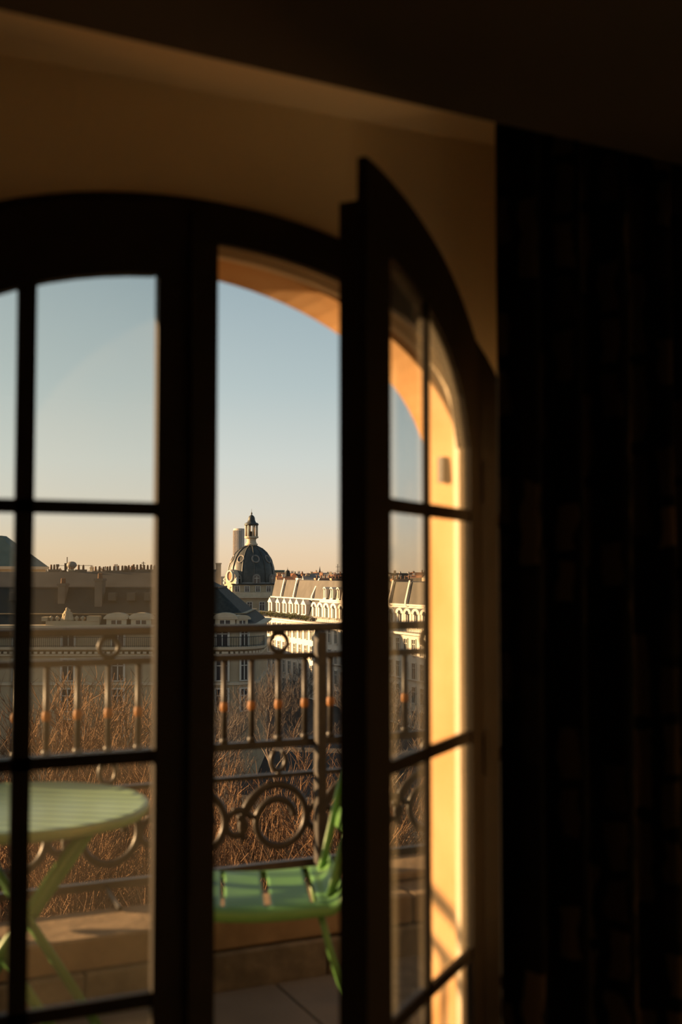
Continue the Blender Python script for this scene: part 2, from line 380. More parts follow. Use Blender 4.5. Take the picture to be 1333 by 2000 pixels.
for c, (z0, z1, y0, m, st) in enumerate(((-.02, .118, 3.742, 'rough_stone', -.2), (.124, .225, 3.755, 'kerb_stone', .15))):
    x = -3.2 + st
    while x < 3.6:
        MB().box(x, min(x + .842, 3.6), y0 + random.uniform(-.003, .003), 4.06, z0, z1 + random.uniform(-.002, .002)).build('stone', m, kb, bevel=.008); x += .85
MB().box(1.79, 2.45, 3.93, 4.16, .229, .262).build('post_block', 'kerb_stone', kb, bevel=.008)
# railing
RY = 4.20
rl = thing('balcony_railing', 'wrought-iron balcony railing with scrolls, rings and collars tinted sunlit orange', 'railing', (0, 0, 0))
RX = (-3.0, 3.5)
MB().box(*RX, RY - .028, RY + .028, 1.168, 1.200).build('handrail', 'iron', rl, bevel=.006)
for z0, z1, nm in ((1.062, 1.086, 'rail'), (.722, .750, 'rail'), (.606, .622, 'rail'), (.256, .284, 'rail')):
    MB().box(*RX, RY - .014, RY + .014, z0, z1).build(nm, 'iron', rl)
def copies(proto, spots):
    for i, (x, y, z) in enumerate(spots):
        o = proto if i == 0 else proto.copy()
        if i: col.objects.link(o)
        o.location = (x, y, z)
bx = [1.690 + .1115 * k for k in range(-38, 16) if RX[0] < 1.69 + .1115 * k < RX[1]]
bm_ = MB(); bm_.tube([(0, 0, .745), (0, 0, 1.065)], .0115, 8); copies(bm_.build('baluster', 'iron', rl, True), [(x, RY, 0) for x in bx])
cm = MB(); cm.lathe([(.0115, -.018), (.015, -.013), (.0165, 0), (.015, .013), (.0115, .018)], 10); copies(cm.build('collar', 'sunlit_collar', rl, True), [(x, RY, .888) for x in bx])
cm = MB(); cm.lathe([(.0115, 0), (.017, .006), (.017, .016), (.0115, .022)], 10); copies(cm.build('base_collar', 'iron', rl, True), [(x, RY, .748) for x in bx])
ring = MB().tube([(.036 * math.cos(t), 0, .036 * math.sin(t)) for t in frange(0, 2 * math.pi, 24)[:-1]], .0095, 10, True)
rx = [1.690 + .669 * k for k in range(-6, 3)]
copies(ring.build('ring', 'iron', rl, True), [(x, RY, 1.127) for x in rx])
drop = MB().tube([(-.030 * math.sin(t) * (1.0), 0, .030 * math.cos(t) * 1.35) for t in frange(.5, 2 * math.pi - .5, 20)], .0095, 6)
drop.tube([(0, 0, -.04), (0, 0, -.065)], .012, 6)
copies(drop.build('drop_ring', 'iron', rl, True), [(x, RY, .672) for x in rx])
def spiral(r0, r1, t0, t1, n=56): return [(r0 + (r1 - r0) * (i / n) ** .8) for i in range(n + 1)], frange(t0, t1, n)
rr, tt = spiral(.158, .066, R(205), R(205 - 560))
big = MB().tube([(q * math.cos(t), 0, q * math.sin(t)) for q, t in zip(rr, tt)], [.0105] * 57, 6, flat=1.4)
r2, t2 = spiral(.062, .026, R(20), R(20 + 430), 36)
sml = MB().tube([(q * math.cos(t), 0, q * math.sin(t)) for q, t in zip(r2, t2)], [.0095] * 37, 6, flat=1.4)
sx = [1.690 + .3345 * k for k in range(-13, 6)]
copies(big.build('scroll', 'iron', rl, True), [(x, RY, .446) for x in sx])
copies(sml.build('small_scroll', 'iron', rl, True), [(x - .167, RY, .438) for x in sx])
lk = MB().tube([(-.167 + .062 * math.cos(R(110 - k * 12)), 0, .062 * math.sin(R(110 - k * 12)) - .004 + .0) for k in range(0, 6)] + [(-.085, 0, .10), (-.03, 0, .150)], .009, 6)
copies(lk.build('scroll_link', 'iron', rl, True), [(x, RY, .440) for x in sx])
for x in (-1.50, .17, 1.845, 3.45):
    MB().box(x - .019, x + .019, RY - .075, RY - .030, .264, 1.168).build('post', 'iron', rl, bevel=.004)
for x in (-2.3, -1.5, -.65, .17, 1.02, 2.7, 3.45):
    MB().tube([(x, 4.00, .238), (x, 4.06, .240), (x, 4.13, .25), (x, 4.19, .262)], .009, 6).build('foot', 'iron', rl)

# table
TC = Vector((.575, 3.44, 0))
tb = thing('bistro_table', 'round pale green folding metal table on the balcony', 'table', TC, -YAW)
t = MB(); t.lathe([(0, .712), (.352, .712), (.352, .705), (.366, .700), (.374, .708), (.374, .726), (.366, .732), (.35, .724), (0, .722)], 64)
t.build('tabletop', 'table_green', tb, True)
for s in (-1, 1):
    y = .17 * s
    MB().tube([(.235, y, .705), (-.245, y, .0)], .0095, 8, flat=1.6).build('leg', 'green_metal', tb, True)
    MB().tube([(-.235, y - .03 * s, .705), (.245, y - .03 * s, .0)], .0095, 8, flat=1.6).build('leg', 'green_metal', tb, True)
    MB().tube([(-.30, .15 * s, .700), (.30, .15 * s, .700)], .010, 6).build('support_bar', 'green_metal', tb)
MB().tube([(0, -.19, .353), (0, .19, .353)], .008, 8).build('pivot_rod', 'green_metal', tb)
MB().tube([(-.2, -.17, .06), (-.2, .17, .06)], .008, 8).build('cross_bar', 'green_metal', tb)
MB().tube([(.2, -.14, .06), (.2, .14, .06)], .008, 8).build('cross_bar', 'green_metal', tb)

# chair: local x to its front, +y the side towards the window
chd = Vector((-.945, .327)); chz = math.atan2(chd.y, chd.x)
ch = thing('garden_chair', 'bright green slotted metal chair drawn up to the round table', 'chair', (1.304, 3.339, 0), chz)
def seat():
    # side line of the seat: front roll, flat pan, rise at the back
    line = [(.262, .395), (.268, .415), (.262, .432), (.245, .441), (.215, .443)] + [(x, .443 - .010 * math.sin(math.pi * (.215 - x) / .365)) for x in frange(.205, -.162, 38)] + \
           [(-.162 - .055 * math.sin(R(a)), .443 + .055 * (1 - math.cos(R(a)))) for a in range(6, 79, 6)]
    ys = [-.235, -.228, -.215, -.195, -.1, 0, .1, .195, .215, .228, .235]; dz = [-.030, -.014, -.004, 0, 0, 0, 0, 0, -.004, -.014, -.030]
    v = []; f = []; n = len(ys)
    slots = (.133, .0, -.133)
    for x, z in line:
        for y, d in zip(ys, dz): v.append((x, y, z + d))
    for i in range(len(line) - 1):
        xm = (line[i][0] + line[i + 1][0]) / 2
        for j in range(n - 1):
            if 3 <= j <= 6 and any(abs(xm - s) < .0075 for s in slots): continue
            f.append((i * n + j, i * n + j + 1, (i + 1) * n + j + 1, (i + 1) * n + j))
    o = MB().add(v, f).build('seat', 'green_metal', ch, True)
    m = o.modifiers.new('sheet', 'SOLIDIFY'); m.thickness = .005
seat()
for s in (-1, 1):
    y = .205 * s; yb = .155 * s
    MB().tube([(-.178, yb, .43), (-.196, yb, .50), (-.237, yb, .68), (-.279, yb, .86)], .009, 8, flat=1.5).build('back_post', 'green_metal', ch, True)
    MB().tube([(-.145, y, .435), (-.180, y, .30), (-.275, y, .0)], .0075, 8, flat=1.4).build('leg', 'green_metal', ch, True)
    MB().tube([(.205, y, .435), (.215, y, .30), (.250, y, .0)], .0075, 8, flat=1.4).build('leg', 'green_metal', ch, True)
    MB().tube([(.225, y, .420), (-.150, y, .420)], .010, 8).build('seat_rail', 'green_metal', ch, True)
for z, x in ((.62, -.223), (.71, -.244), (.80, -.265)):
    b = MB()
    pts = frange(-.155, .155, 10)
    b.loft([[(x - .012 * (1 - (y / .155) ** 2), y, z - .03), (x - .004 - .012 * (1 - (y / .155) ** 2), y, z - .03), (x - .016 - .012 * (1 - (y / .155) ** 2), y, z + .03), (x - .012 - .012 * (1 - (y / .155) ** 2), y, z + .03)] for y in pts], True, True, True)
    b.build('back_slat', 'green_metal', ch, True)

# ------------------------------------------------------------------ the city
tag(MB().add([(-4000, -200, GROUND), (4000, -200, GROUND), (4000, 5500, GROUND), (-4000, 5500, GROUND)], [(0, 1, 2, 3)]).build('ground', 'asphalt'),
    'dark street and square far below the balcony', 'ground', kind='structure')
WIN = {}
def win_mesh(w, h, surround):
    k = (round(w, 2), round(h, 2), surround)
    if k not in WIN:
        a = MB(); t = .12 if surround else .06; d = .14
        a.box(-w / 2 - t, -w / 2, -d, 0, -.05, h + t); a.box(w / 2, w / 2 + t, -d, 0, -.05, h + t); a.box(-w / 2, w / 2, -d, 0, h, h + t); a.box(-w / 2 - t, w / 2 + t, -d - .06, 0, -.14, -.05)
        a.box(-.05, .05, -.07, -.02, 0, h); a.box(-w / 2, w / 2, -.07, -.02, h * .68, h * .68 + .07); a.box(-w / 2, -w / 2 + .09, -.07, -.02, 0, h); a.box(w / 2 - .09, w / 2, -.07, -.02, 0, h)
        b = MB(); b.box(-w / 2, w / 2, -.02, 0, -.02, h)
        WIN[k] = (a.mesh('window', 'joinery_white'), b.mesh('pane', 'window_dark'))
    return WIN[k]
def window(parent, x, y, z, w, h, rotz=0, surround=True):
    a, b = win_mesh(w, h, surround); o = link('window', a, parent, (x, y, z), rotz); link('pane', b, o); return o
DORM = {}
def dormer(parent, x, y, z, w, h, depth, kind, m='stone_white', rotz=0):
    k = (round(w, 2), round(h, 2), round(depth, 2), kind, m)
    if k not in DORM:
        a = MB(); a.box(-w / 2, w / 2, 0, depth, 0, h)
        if kind == 'round':
            pts = [(-w / 2 - .08, h)] + [(-(w / 2 + .08) * math.cos(math.pi * i / 12), h + (w / 2 + .08) * math.sin(math.pi * i / 12) * .62) for i in range(1, 12)] + [(w / 2 + .08, h)]
        elif kind == 'gable':
            pts = [(-w / 2 - .15, h), (0, h + w * .42), (w / 2 + .15, h)]
        else:
            pts = [(-w / 2 - .28, h), (-w / 2 - .28, h + .14)] + [(-(w / 2 + .2) * math.cos(math.pi * i / 10), h + .14 + (w * .25) * math.sin(math.pi * i / 10)) for i in range(1, 10)] + [(w / 2 + .28, h + .14), (w / 2 + .28, h)]
        a.prism(pts, -.12, depth); a.box(-w / 2 - .1, w / 2 + .1, -.1, 0, -.1, .06)
        if kind == 'pediment':
            q = [(-(w / 2 - .1), h + .16)] + [(-(w / 2 - .1) * math.cos(math.pi * i / 8), h + .17 + (w * .17) * math.sin(math.pi * i / 8)) for i in range(1, 8)] + [((w / 2 - .1), h + .16)]
            a.prism(q, -.16, -.12)
        b = MB(); ww = min(w * .5, 1.0); b.box(-ww / 2, ww / 2, -.02, 0, .12, h * (.97 if kind != 'pediment' else .8))
        if kind == 'round': b.prism([(-(ww / 2) * math.cos(math.pi * i / 8), h * .96 + (ww / 2) * math.sin(math.pi * i / 8)) for i in range(9)], -.14, -.12)
        c = MB(); c.box(-.05, .05, -.06, -.02, .12, h * .9)
        DORM[k] = (a.mesh('dormer', m), b.mesh('pane', 'window_dark'), c.mesh('mullion', 'joinery_white'))
    a, b, c = DORM[k]; o = link('dormer', a, parent, (x, y, z), rotz); link('pane', b, o); link('mullion', c, o); return o
def pots(w, x0, x1, y, z, n, h=.5):
    for i in range(n):
        x = x0 + (x1 - x0) * (i + .5) / n
        w.lathe([(.13, 0), (.10, h * random.uniform(.8, 1.1)), (.0, h * 1.05)], 6, (x, y, z))
def chimney(parent, x, y, z0, z1, w, d, n, m='stone_facade'):
    a = MB(); a.box(x - w / 2, x + w / 2, y - d / 2, y + d / 2, z0, z1); a.box(x - w / 2 - .08, x + w / 2 + .08, y - d / 2 - .08, y + d / 2 + .08, z1 - .25, z1)
    o = a.build('chimney', m, parent)
    b = MB()
    if w > d: pots(b, x - w / 2, x + w / 2, y, z1, n)
    else:
        for i in range(n): b.lathe([(.13, 0), (.10, .5), (0, .55)], 6, (x, y - d / 2 + d * (i + .5) / n, z1))
    b.build('chimney_pot', 'pot_brown', o)
    return o

# --- the shaded block across the square, rounded corner to the right
BA = 115.0
A = thing('apartment_block', 'long shaded stone apartment block with mansard roof and rounded corner', 'building', ab(0, BA), -YAW)
AX = lambda px: lat(px, BA)
AZ = lambda py: alt(py, BA)
XE, RAD = AX(500), 3.1
def outline(o, z, n=12, x0=-52):
    rad = max(RAD - o, .02); xr = XE - o; cx_, cy_ = xr - rad, o + rad
    return [(x0, o, z)] + [(cx_ + rad * math.cos(t), cy_ + rad * math.sin(t), z) for t in frange(-math.pi / 2, 0, n)] + [(xr, 18 - o, z), (x0, 18 - o, z)]
def band(nm, m, lev): return MB().loft([outline(o, z) for o, z in lev], True, True, True).build(nm, m, A)
band('wall', 'stone_facade', [(0, GROUND), (0, AZ(1222))])
band('cornice', 'stone_pale', [(.0, AZ(1229)), (-.45, AZ(1226)), (-.5, AZ(1221)), (0, AZ(1220))])
band('balcony_slab', 'stone_pale', [(-.2, AZ(1272)), (-.75, AZ(1268)), (-.8, AZ(1263)), (0, AZ(1263))])
band('cornice', 'stone_pale', [(0, AZ(1283)), (-.35, AZ(1281)), (-.35, AZ(1277)), (0, AZ(1277))])
band('string_course', 'stone_pale', [(0, AZ(1339)), (-.22, AZ(1338)), (-.22, AZ(1333)), (0, AZ(1332))])
band('lower_roof', 'slate', [(.2, AZ(1220)), (1.35, AZ(1200))])
band('gutter', 'stone_facade', [(1.2, AZ(1201)), (1.1, AZ(1199)), (1.6, AZ(1199))])
band('slate_roof', 'slate', [(1.6, AZ(1199)), (4.4, AZ(1148))])
band('roof_edge', 'old_zinc', [(4.2, AZ(1150)), (4.2, AZ(1147)), (4.7, AZ(1147))])
band('zinc_roof', 'old_zinc', [(4.7, AZ(1147)), (7.6, AZ(1117))])
d = MB()
for i in range(74):
    x = -52 + .6 * i
    if x < XE - RAD: d.box(x, x + .34, -.55, 0, AZ(1276.5), AZ(1272))
for t in frange(-math.pi / 2 + .08, -.1, 10):
    M_ = Matrix.Translation((XE - RAD, RAD, 0)) @ Matrix.Rotation(t + math.pi / 2, 4, 'Z'); d.box(-.15, .15, -RAD - .55, -RAD, AZ(1276.5), AZ(1272), M_)
tag(d.build('dentil', 'stone_pale', A), kind='stuff')
g = MB(); pts = []
for p0, p1 in zip(outline(-.7, 0)[:-2], outline(-.7, 0)[1:-2]):
    L = math.dist(p0, p1); n = max(1, round(L / .2))
    for i in range(n): pts.append((p0[0] + (p1[0] - p0[0]) * i / n, p0[1] + (p1[1] - p0[1]) * i / n))
z0, z1 = AZ(1263), AZ(1244)
for x, y in pts: g.box(x - .018, x + .018, y - .018, y + .018, z0, z1)
g.tube([(x, y, z1) for x, y in pts], .04, 4); g.tube([(x, y, z0 + .12) for x, y in pts], .03, 4)
g.build('balcony_railing', 'black_iron', A)
for px in (-60, 40, 135, 232, 330, 435):
    window(A, AX(px), 0, AZ(1262), 1.25, AZ(1228) - AZ(1262)); window(A, AX(px), 0, AZ(1328), 1.25, 2.0)
    window(A, AX(px), 0, AZ(1388), 1.25, 2.1); window(A, AX(px), 0, AZ(1448), 1.25, 2.1)
t = R(-52)
for z, h in ((AZ(1262), 1.7), (AZ(1328), 2.0), (AZ(1388), 2.1)):
    window(A, XE - RAD + RAD * math.cos(t), RAD + RAD * math.sin(t), z, .9, h, t + math.pi / 2)
for px in (228, 276, 345, 440): dormer(A, AX(px), .12, AZ(1221.5), 2.0, .62, 1.0, 'pediment', 'stone_pale')
t = R(-55); dormer(A, XE - RAD + (RAD - .1) * math.cos(t), RAD + (RAD - .1) * math.sin(t), AZ(1221.5), 1.3, .55, .8, 'pediment', 'stone_pale', t + math.pi / 2)
# carved crest over the middle bay
c = MB(); c.box(AX(92), AX(196), -.3, .9, AZ(1221), AZ(1213)); c.box(AX(172), AX(196), -.35, .9, AZ(1213), AZ(1203)); c.box(AX(84), AX(95), -.35, .9, AZ(1213), AZ(1205)); cr = c.build('crest_wall', 'stone_facade', A)
FIG = [(0, 0), (.46, 0), (.44, .3), (.30, .55), (.33, .80), (.26, .92), (.11, .98), (.15, 1.08), (.14, 1.22), (0, 1.30)]
URN = [(0, 0), (.2, 0), (.12, .08), (.24, .22), (.26, .32), (.14, .42), (.05, .50), (0, .52)]
for px, k_, lean in ((125, .85, .18), (138, .95, -.15), (131, 1.05, .0)):
    c = MB().lathe([(r * k_, z * k_) for r, z in FIG], 9, sx=1.0); c.v = [(x + lean * z, y, z) for x, y, z in c.v]
    o = c.build('carved_figure', 'stone_facade', cr, True); o.location = (AX(px), .25, AZ(1213))
for px in (100, 112, 150, 162):
    o = MB().lathe(URN, 8).build('urn', 'stone_facade', cr, True); o.location = (AX(px), .25, AZ(1213))
chimney(A, AX(183), 3.2, AZ(1198), AZ(1130), .75, 1.8, 3, 'soot_stone')
chimney(A, AX(108), 3.4, AZ(1190), AZ(1140), .7, 1.6, 3, 'soot_stone')
for px, w_, n in ((66, 1.0, 3), (122, 1.0, 2), (165, 1.7, 4), (200, 2.2, 5), (222, 1.2, 3), (258, 3.0, 8), (285, 2.0, 6), (330, 2.4, 6), (360, 1.5, 4)):
    chimney(A, AX(px), 8.2, AZ(1120), AZ(1116) + random.uniform(0, .25), w_, .5, n, 'soot_stone')
for px, w_ in ((14, .9), (210, .75), (248, .85), (280, .6)):
    q = MB(); q.box(-w_ / 2, w_ / 2, 0, 1.2, 0, .8); q.box(-w_ / 2 + .08, w_ / 2 - .08, -.02, 0, .08, .72); o = q.build('skylight', 'old_zinc', A)
    o.location = (AX(px), 2.3, AZ(1174))
# --- pyramid-roofed pavilion behind the block
b_ = 165.0
P = thing('pavilion', 'grey-green pyramid roof rising behind the shaded apartment block', 'building', ab(lat(-35, b_), b_), -YAW)
hw = lat(52, b_) - lat(-35, b_)
MB().box(-hw + .4, hw - .4, .4, 2 * hw - .4, GROUND, alt(1108, b_)).build('wall', 'stone_facade', P)
MB().box(-hw, hw, 0, 2 * hw, alt(1112, b_), alt(1106, b_)).build('cornice', 'stone_pale', P)
MB().loft([[(-hw + q, q, z), (hw - q, q, z), (hw - q, 2 * hw - q, z), (-hw + q, 2 * hw - q, z)] for q, z in ((.1, alt(1106, b_)), (hw - 1.2, alt(1044, b_)))], True, False, True).build('roof', 'verdigris', P)
MB().tube([(hw - .6, 1, alt(1106, b_)), (hw - .6, 1, alt(1047, b_))], .07, 5).build('lightning_rod', 'black_iron', P)

# --- domed building
BB = 330.0; SC = BB / FPX
ca = lat(487, BB); DZ = lambda py: alt(py, BB)
D = thing('domed_building', 'stone building crowned by a slate dome and columned lantern', 'building', ab(ca, BB + 8), -YAW)
X = lambda px: lat(px, BB) - ca
body = [(X(424), 8), (X(452), -9), (X(552), -6), (X(585), 40), (X(440), 40)]
def poly(nm, m, off, z0, z1, parent=D):
    cx_, cy_ = sum(p[0] for p in body) / 5, sum(p[1] for p in body) / 5
    ring = [(cx_ + (x - cx_) * (1 + off), cy_ + (y - cy_) * (1 + off)) for x, y in body]
    return MB().loft([[(x, y, z) for x, y in ring] for z in (z0, z1)], True, True, True).build(nm, m, parent)
poly('wall', 'stone_facade', 0, GROUND, DZ(1166)); poly('cornice', 'stone_pale', .05, DZ(1168), DZ(1164.5)); poly('parapet', 'stone_pale', .015, DZ(1164.5), DZ(1157))
poly('attic_wall', 'stone_facade', -.05, DZ(1157), DZ(1142)); poly('roof_slab', 'slate', -.03, DZ(1142), DZ(1140)); poly('string_course', 'stone_pale', .03, DZ(1196), DZ(1193.5))
def face_windows(p0, p1, fr_, z, w, h):
    dx, dy = p1[0] - p0[0], p1[1] - p0[1]; ang = math.atan2(dy, dx); L = math.hypot(dx, dy); nx, ny = dy / L, -dx / L
    for f_ in fr_: window(D, p0[0] + dx * f_ + nx * .05, p0[1] + dy * f_ + ny * .05, z, w, h, ang)
face_windows(body[1], body[2], (.14, .36, .60, .84), DZ(1192), 1.5, 2.3); face_windows(body[0], body[1], (.3, .7), DZ(1192), 1.4, 2.3)
face_windows(body[1], body[2], (.14, .36, .60, .84), DZ(1222), 1.5, 2.8)
cx_, cy_ = sum(p[0] for p in body) / 5, sum(p[1] for p in body) / 5
inn = [(cx_ + (x - cx_) * .952, cy_ + (y - cy_) * .952) for x, y in body]
face_windows(inn[1], inn[2], (.10, .30, .52, .74, .94), DZ(1155.5), 1.3, 1.5); face_windows(inn[0], inn[1], (.35, .75), DZ(1155.5), 1.2, 1.5)
# dome
prof = [(46, 1141), (46.5, 1130), (46, 1118), (44.5, 1108), (41.5, 1098), (37, 1088), (30.5, 1078.5), (22, 1071), (13, 1066.5), (10, 1065)]
dm = MB().lathe([(r * SC, DZ(y)) for r, y in prof], 48).build('dome', 'dome_slate', D, True)
MB().lathe([(47 * SC, DZ(1143)), (48.5 * SC, DZ(1142)), (48.5 * SC, DZ(1138.5)), (46.5 * SC, DZ(1137.5))], 48).build('dome_ring', 'zinc', dm, True)
for k in range(12):
    t = R(30 * k + 12); q = [((r + .4) * SC * math.cos(t), (r + .4) * SC * math.sin(t), DZ(y)) for r, y in prof]
    MB().tube(q, .22, 5).build('rib', 'dome_slate', dm, True)
def on_dome(py):
    for (r0, y0), (r1, y1) in zip(prof, prof[1:]):
        if y1 <= py <= y0: f_ = (y0 - py) / (y0 - y1); return (r0 + (r1 - r0) * f_) * SC
for k in range(8):
    t = R(-90 + 17 + 45 * k); r = on_dome(1091) - .15; M_ = Matrix.Translation((r * math.cos(t), r * math.sin(t), DZ(1092))) @ Matrix.Rotation(t + math.pi / 2, 4, 'Z') @ Matrix.Rotation(R(-28), 4, 'X')
    o = MB().tube([M_ @ Vector((1.02 * math.cos(a), -.15, 1.12 * math.sin(a))) for a in frange(0, 2 * math.pi, 20)[:-1]], .26, 6, True).build('oculus', 'zinc', dm, True)
    MB().prism([(1.0 * math.cos(a), 1.1 * math.sin(a)) for a in frange(0, 2 * math.pi, 16)[:-1]], -.12, .5, M_).build('pane', 'concrete_grey', o)
    r = on_dome(1130) - .3; M_ = Matrix.Translation((r * math.cos(t), r * math.sin(t), DZ(1139))) @ Matrix.Rotation(t + math.pi / 2, 4, 'Z')
    arch = lambda w_, h_: [(-w_, 0), (-w_, h_)] + [(-w_ * math.cos(math.pi * i / 8), h_ + w_ * math.sin(math.pi * i / 8)) for i in range(1, 8)] + [(w_, h_), (w_, 0)]
    o = MB().prism(arch(1.15, 1.5), -.55, .5, M_).build('dome_dormer', 'zinc', dm)
    MB().prism(arch(.75, 1.4), -.62, -.5, M_).build('pane', 'window_dark', o)
    MB().box(-.07, .07, -.68, -.6, 0, 2, M_).box(-.75, .75, -.68, -.6, 1.35, 1.47, M_).build('mullion', 'joinery_white', o)
# lantern
L_ = MB().lathe([(10 * SC, DZ(1065.5)), (12.5 * SC, DZ(1063)), (12.5 * SC, DZ(1061)), (10.5 * SC, DZ(1060)), (9 * SC, DZ(1055)), (9.5 * SC, DZ(1051)), (14 * SC, DZ(1049)), (14 * SC, DZ(1046)), (0, DZ(1046))], 24).build('lantern_base', 'stone_pale', D)
for k in range(8):
    t = R(45 * k + 20); r = 11.5 * SC
    MB().tube([(r * math.cos(t), r * math.sin(t), DZ(1047)), (r * math.cos(t), r * math.sin(t), DZ(1024))], .28, 8).build('column', 'stone_pale', L_, True)
MB().lathe([(5.5 * SC, DZ(1046)), (5.5 * SC, DZ(1036)), (0, DZ(1036))], 12).build('core', 'slate', L_)
MB().lathe([(0, DZ(1024)), (13.5 * SC, DZ(1024)), (14.5 * SC, DZ(1022)), (13 * SC, DZ(1019.5)), (9 * SC, DZ(1018)), (7 * SC, DZ(1013)), (6.6 * SC, DZ(1009)), (5 * SC, DZ(1005.5)), (1.5 * SC, DZ(1003)), (.9 * SC, DZ(1002)), (1.8 * SC, DZ(1001)), (1.6 * SC, DZ(999.5)), (.4 * SC, DZ(997)), (.2 * SC, DZ(991)), (0, DZ(990.5))], 20).build('cupola', 'dome_slate', L_, True)
# big carved oval window of the corner pavilion
t = R(-128); M_ = Matrix.Translation((X(449), -6.5, DZ(1126))) @ Matrix.Rotation(t + math.pi / 2, 4, 'Z')
o = MB().prism([(-1.9, -3), (-1.9, .4), (-1.2, 1.5), (0, 2.0), (1.2, 1.5), (1.9, .4), (1.9, -3)], 0, 2.6, M_).build('oval_dormer', 'stone_pale', D)
MB().tube([M_ @ Vector((1.1 * math.cos(a), -.1, 1.5 * math.sin(a) + .1)) for a in frange(0, 2 * math.pi, 20)[:-1]], .25, 6, True).build('oval_frame', 'stone_white', o, True)
MB().prism([(1.0 * math.cos(a), 1.4 * math.sin(a) + .1) for a in frange(0, 2 * math.pi, 16)[:-1]], -.06, .02, M_).build('pane', 'brick_red', o)
for dx, dz in ((-2.3, -2.2), (2.3, -2.2)):
    MB().lathe([(.5, 0), (.6, .5), (.3, .9), (.55, 1.4), (.2, 1.8), (0, 2.2)], 8, M_ @ Vector((dx, .3, dz))).build('urn', 'stone_white', o, True)

# --- the sunlit row, receding from right to left
UA = math.atan2(-.925, .381)
CB0 = (lat(513, 210), 210.0)
def along(px):                                               # distance along the row seen at column px
    k = (px - 666.5) / FPX
    return (CB0[1] * k - CB0[0]) / (.381 + .925 * k)
CZ = lambda py, px: alt(py, CB0[1] - .925 * along(px))
zc, ze, zd, zr = CZ(1213, 600), CZ(1171, 600), CZ(1199, 600), CZ(1134, 600)
def row_house(name, label, s0, s1, kind, spots, extra=None, wallm='stone_white', roofm='old_zinc', ry=2.5):
    o0 = Vector(CB0) + Vector((.381, -.925)) * s0
    h = thing(name, label, 'building', ab(o0.x, o0.y), UA - YAW); L = s1 - s0
    MB().box(0, L, 0, 13, GROUND, zc).build('wall', wallm, h)
    MB().box(-.05, L, -.75, 0, zc - .28, zc).build('balcony_slab', 'stone_white', h)
    g = MB()
    for i in range(int(L / .45)): g.box(.45 * i, .45 * i + .04, -.68, -.64, zc, zc + .95)
    g.box(0, L, -.70, -.62, zc + .92, zc + .98); g.build('balcony_railing', 'black_iron', h)
    MB().add([(0, 1.0, zc), (L, 1.0, zc), (L, 1.9, ze), (0, 1.9, ze), (0, 13, zc), (L, 13, zc), (L, 12, ze), (0, 12, ze)], [(0, 1, 2, 3), (4, 7, 6, 5), (3, 2, 6, 7), (0, 3, 7, 4), (1, 5, 6, 2)]).build('attic', 'slate' if kind == 'gable' else wallm, h)
    MB().box(0, L, 1.55, 2.0, ze - .12, ze + .12).build('eave', 'stone_white', h)
    MB().add([(0, 1.8, ze), (L, 1.8, ze), (L, ry, zr), (0, ry, zr), (L, 12.5, ze), (0, 12.5, ze), (L, 10.5, zr), (0, 10.5, zr)], [(0, 1, 2, 3), (3, 2, 6, 7), (7, 6, 4, 5), (0, 3, 7, 5), (1, 4, 6, 2), (0, 5, 4, 1)]).build('roof', roofm, h)
    dw = 2.1 if kind == 'gable' else 2.3
    for s in spots: dormer(h, s - s0, .72, zc + .9 if kind == 'gable' else zc + .7, dw, (zd - zc) * .2 + 1.45, 1.6, kind)
    for r in range(4):
        n = int(L / 2.4)
        for i in range(n): window(h, (i + .5) * L / n, 0, zc - 2.9 - 3.1 * r, 1.1, 2.0)
    for r in (1, 3): MB().box(-.02, L, -.3, 0, zc - 3.1 - 3.1 * r, zc - 2.95 - 3.1 * r).build('string_course', 'stone_white', h)
    return h, L
def party_wall(h, x, dz=0.25, ry=2.2):
    MB().add([(x - .22, 1.5, ze - .2), (x + .22, 1.5, ze - .2), (x + .22, ry, zr + dz), (x - .22, ry, zr + dz), (x - .22, ry, ze - .2), (x + .22, ry, ze - .2),
              (x - .22, 1.5, ze + .45), (x + .22, 1.5, ze + .45)], [(6, 7, 2, 3), (0, 1, 7, 6), (0, 6, 3, 4), (1, 5, 2, 7), (4, 3, 2, 5), (0, 4, 5, 1)]).build('party_wall', 'stone_white', h)
S = along
h1, L1 = row_house('terrace_house', 'sunlit cream house with pointed dormers and planted balcony', 0, S(604), 'gable', [S(p) for p in (521, 536, 549, 561, 573, 586)])
party_wall(h1, S(533)); party_wall(h1, S(557)); party_wall(h1, S(592), .4, 2.9)
random.seed(5)
g = MB()
for i in range(90):
    x = random.uniform(.3, L1 - .3); r = random.uniform(.15, .4); g.lathe([(0, -r), (r * .8, -r * .4), (r, 0), (r * .7, r * .7), (0, r)], 5, (x, -.35 + random.uniform(-.15, .2), zc + .35 + random.uniform(0, .5)))
tag(g.build('balcony_plants', 'hedge', h1), kind='stuff')
for x, n in ((S(556), 4), (S(585), 5)): chimney(h1, x, 7.2, zr - .3, zr + .35, .7, 3.0, n, 'brick_red')
h2, L2 = row_house('terrace_house', 'sunlit cream house with round-topped dormers and arched roof windows', S(604), S(676), 'round', [S(p) for p in (606.5, 618, 630, 644, 659)])
party_wall(h2, S(650) - S(604))
for p_ in (618, 631, 643.5): dormer(h2, S(p_) - S(604), 1.5, ze + .25, 1.0, 1.5, 2.6, 'round')
chimney(h2, S(640) - S(604), 7.0, zr - .3, zr + .3, .7, 3.2, 5, 'brick_red')
h3, L3 = row_house('terrace_house', 'sunlit cream house with round dormers seen through the open leaf', S(676), S(850), 'round', [S(p) for p in (684, 701, 718, 736, 755, 772, 787, 803, 820, 838)])
party_wall(h3, S(772) - S(676)); party_wall(h3, S(740) - S(676))
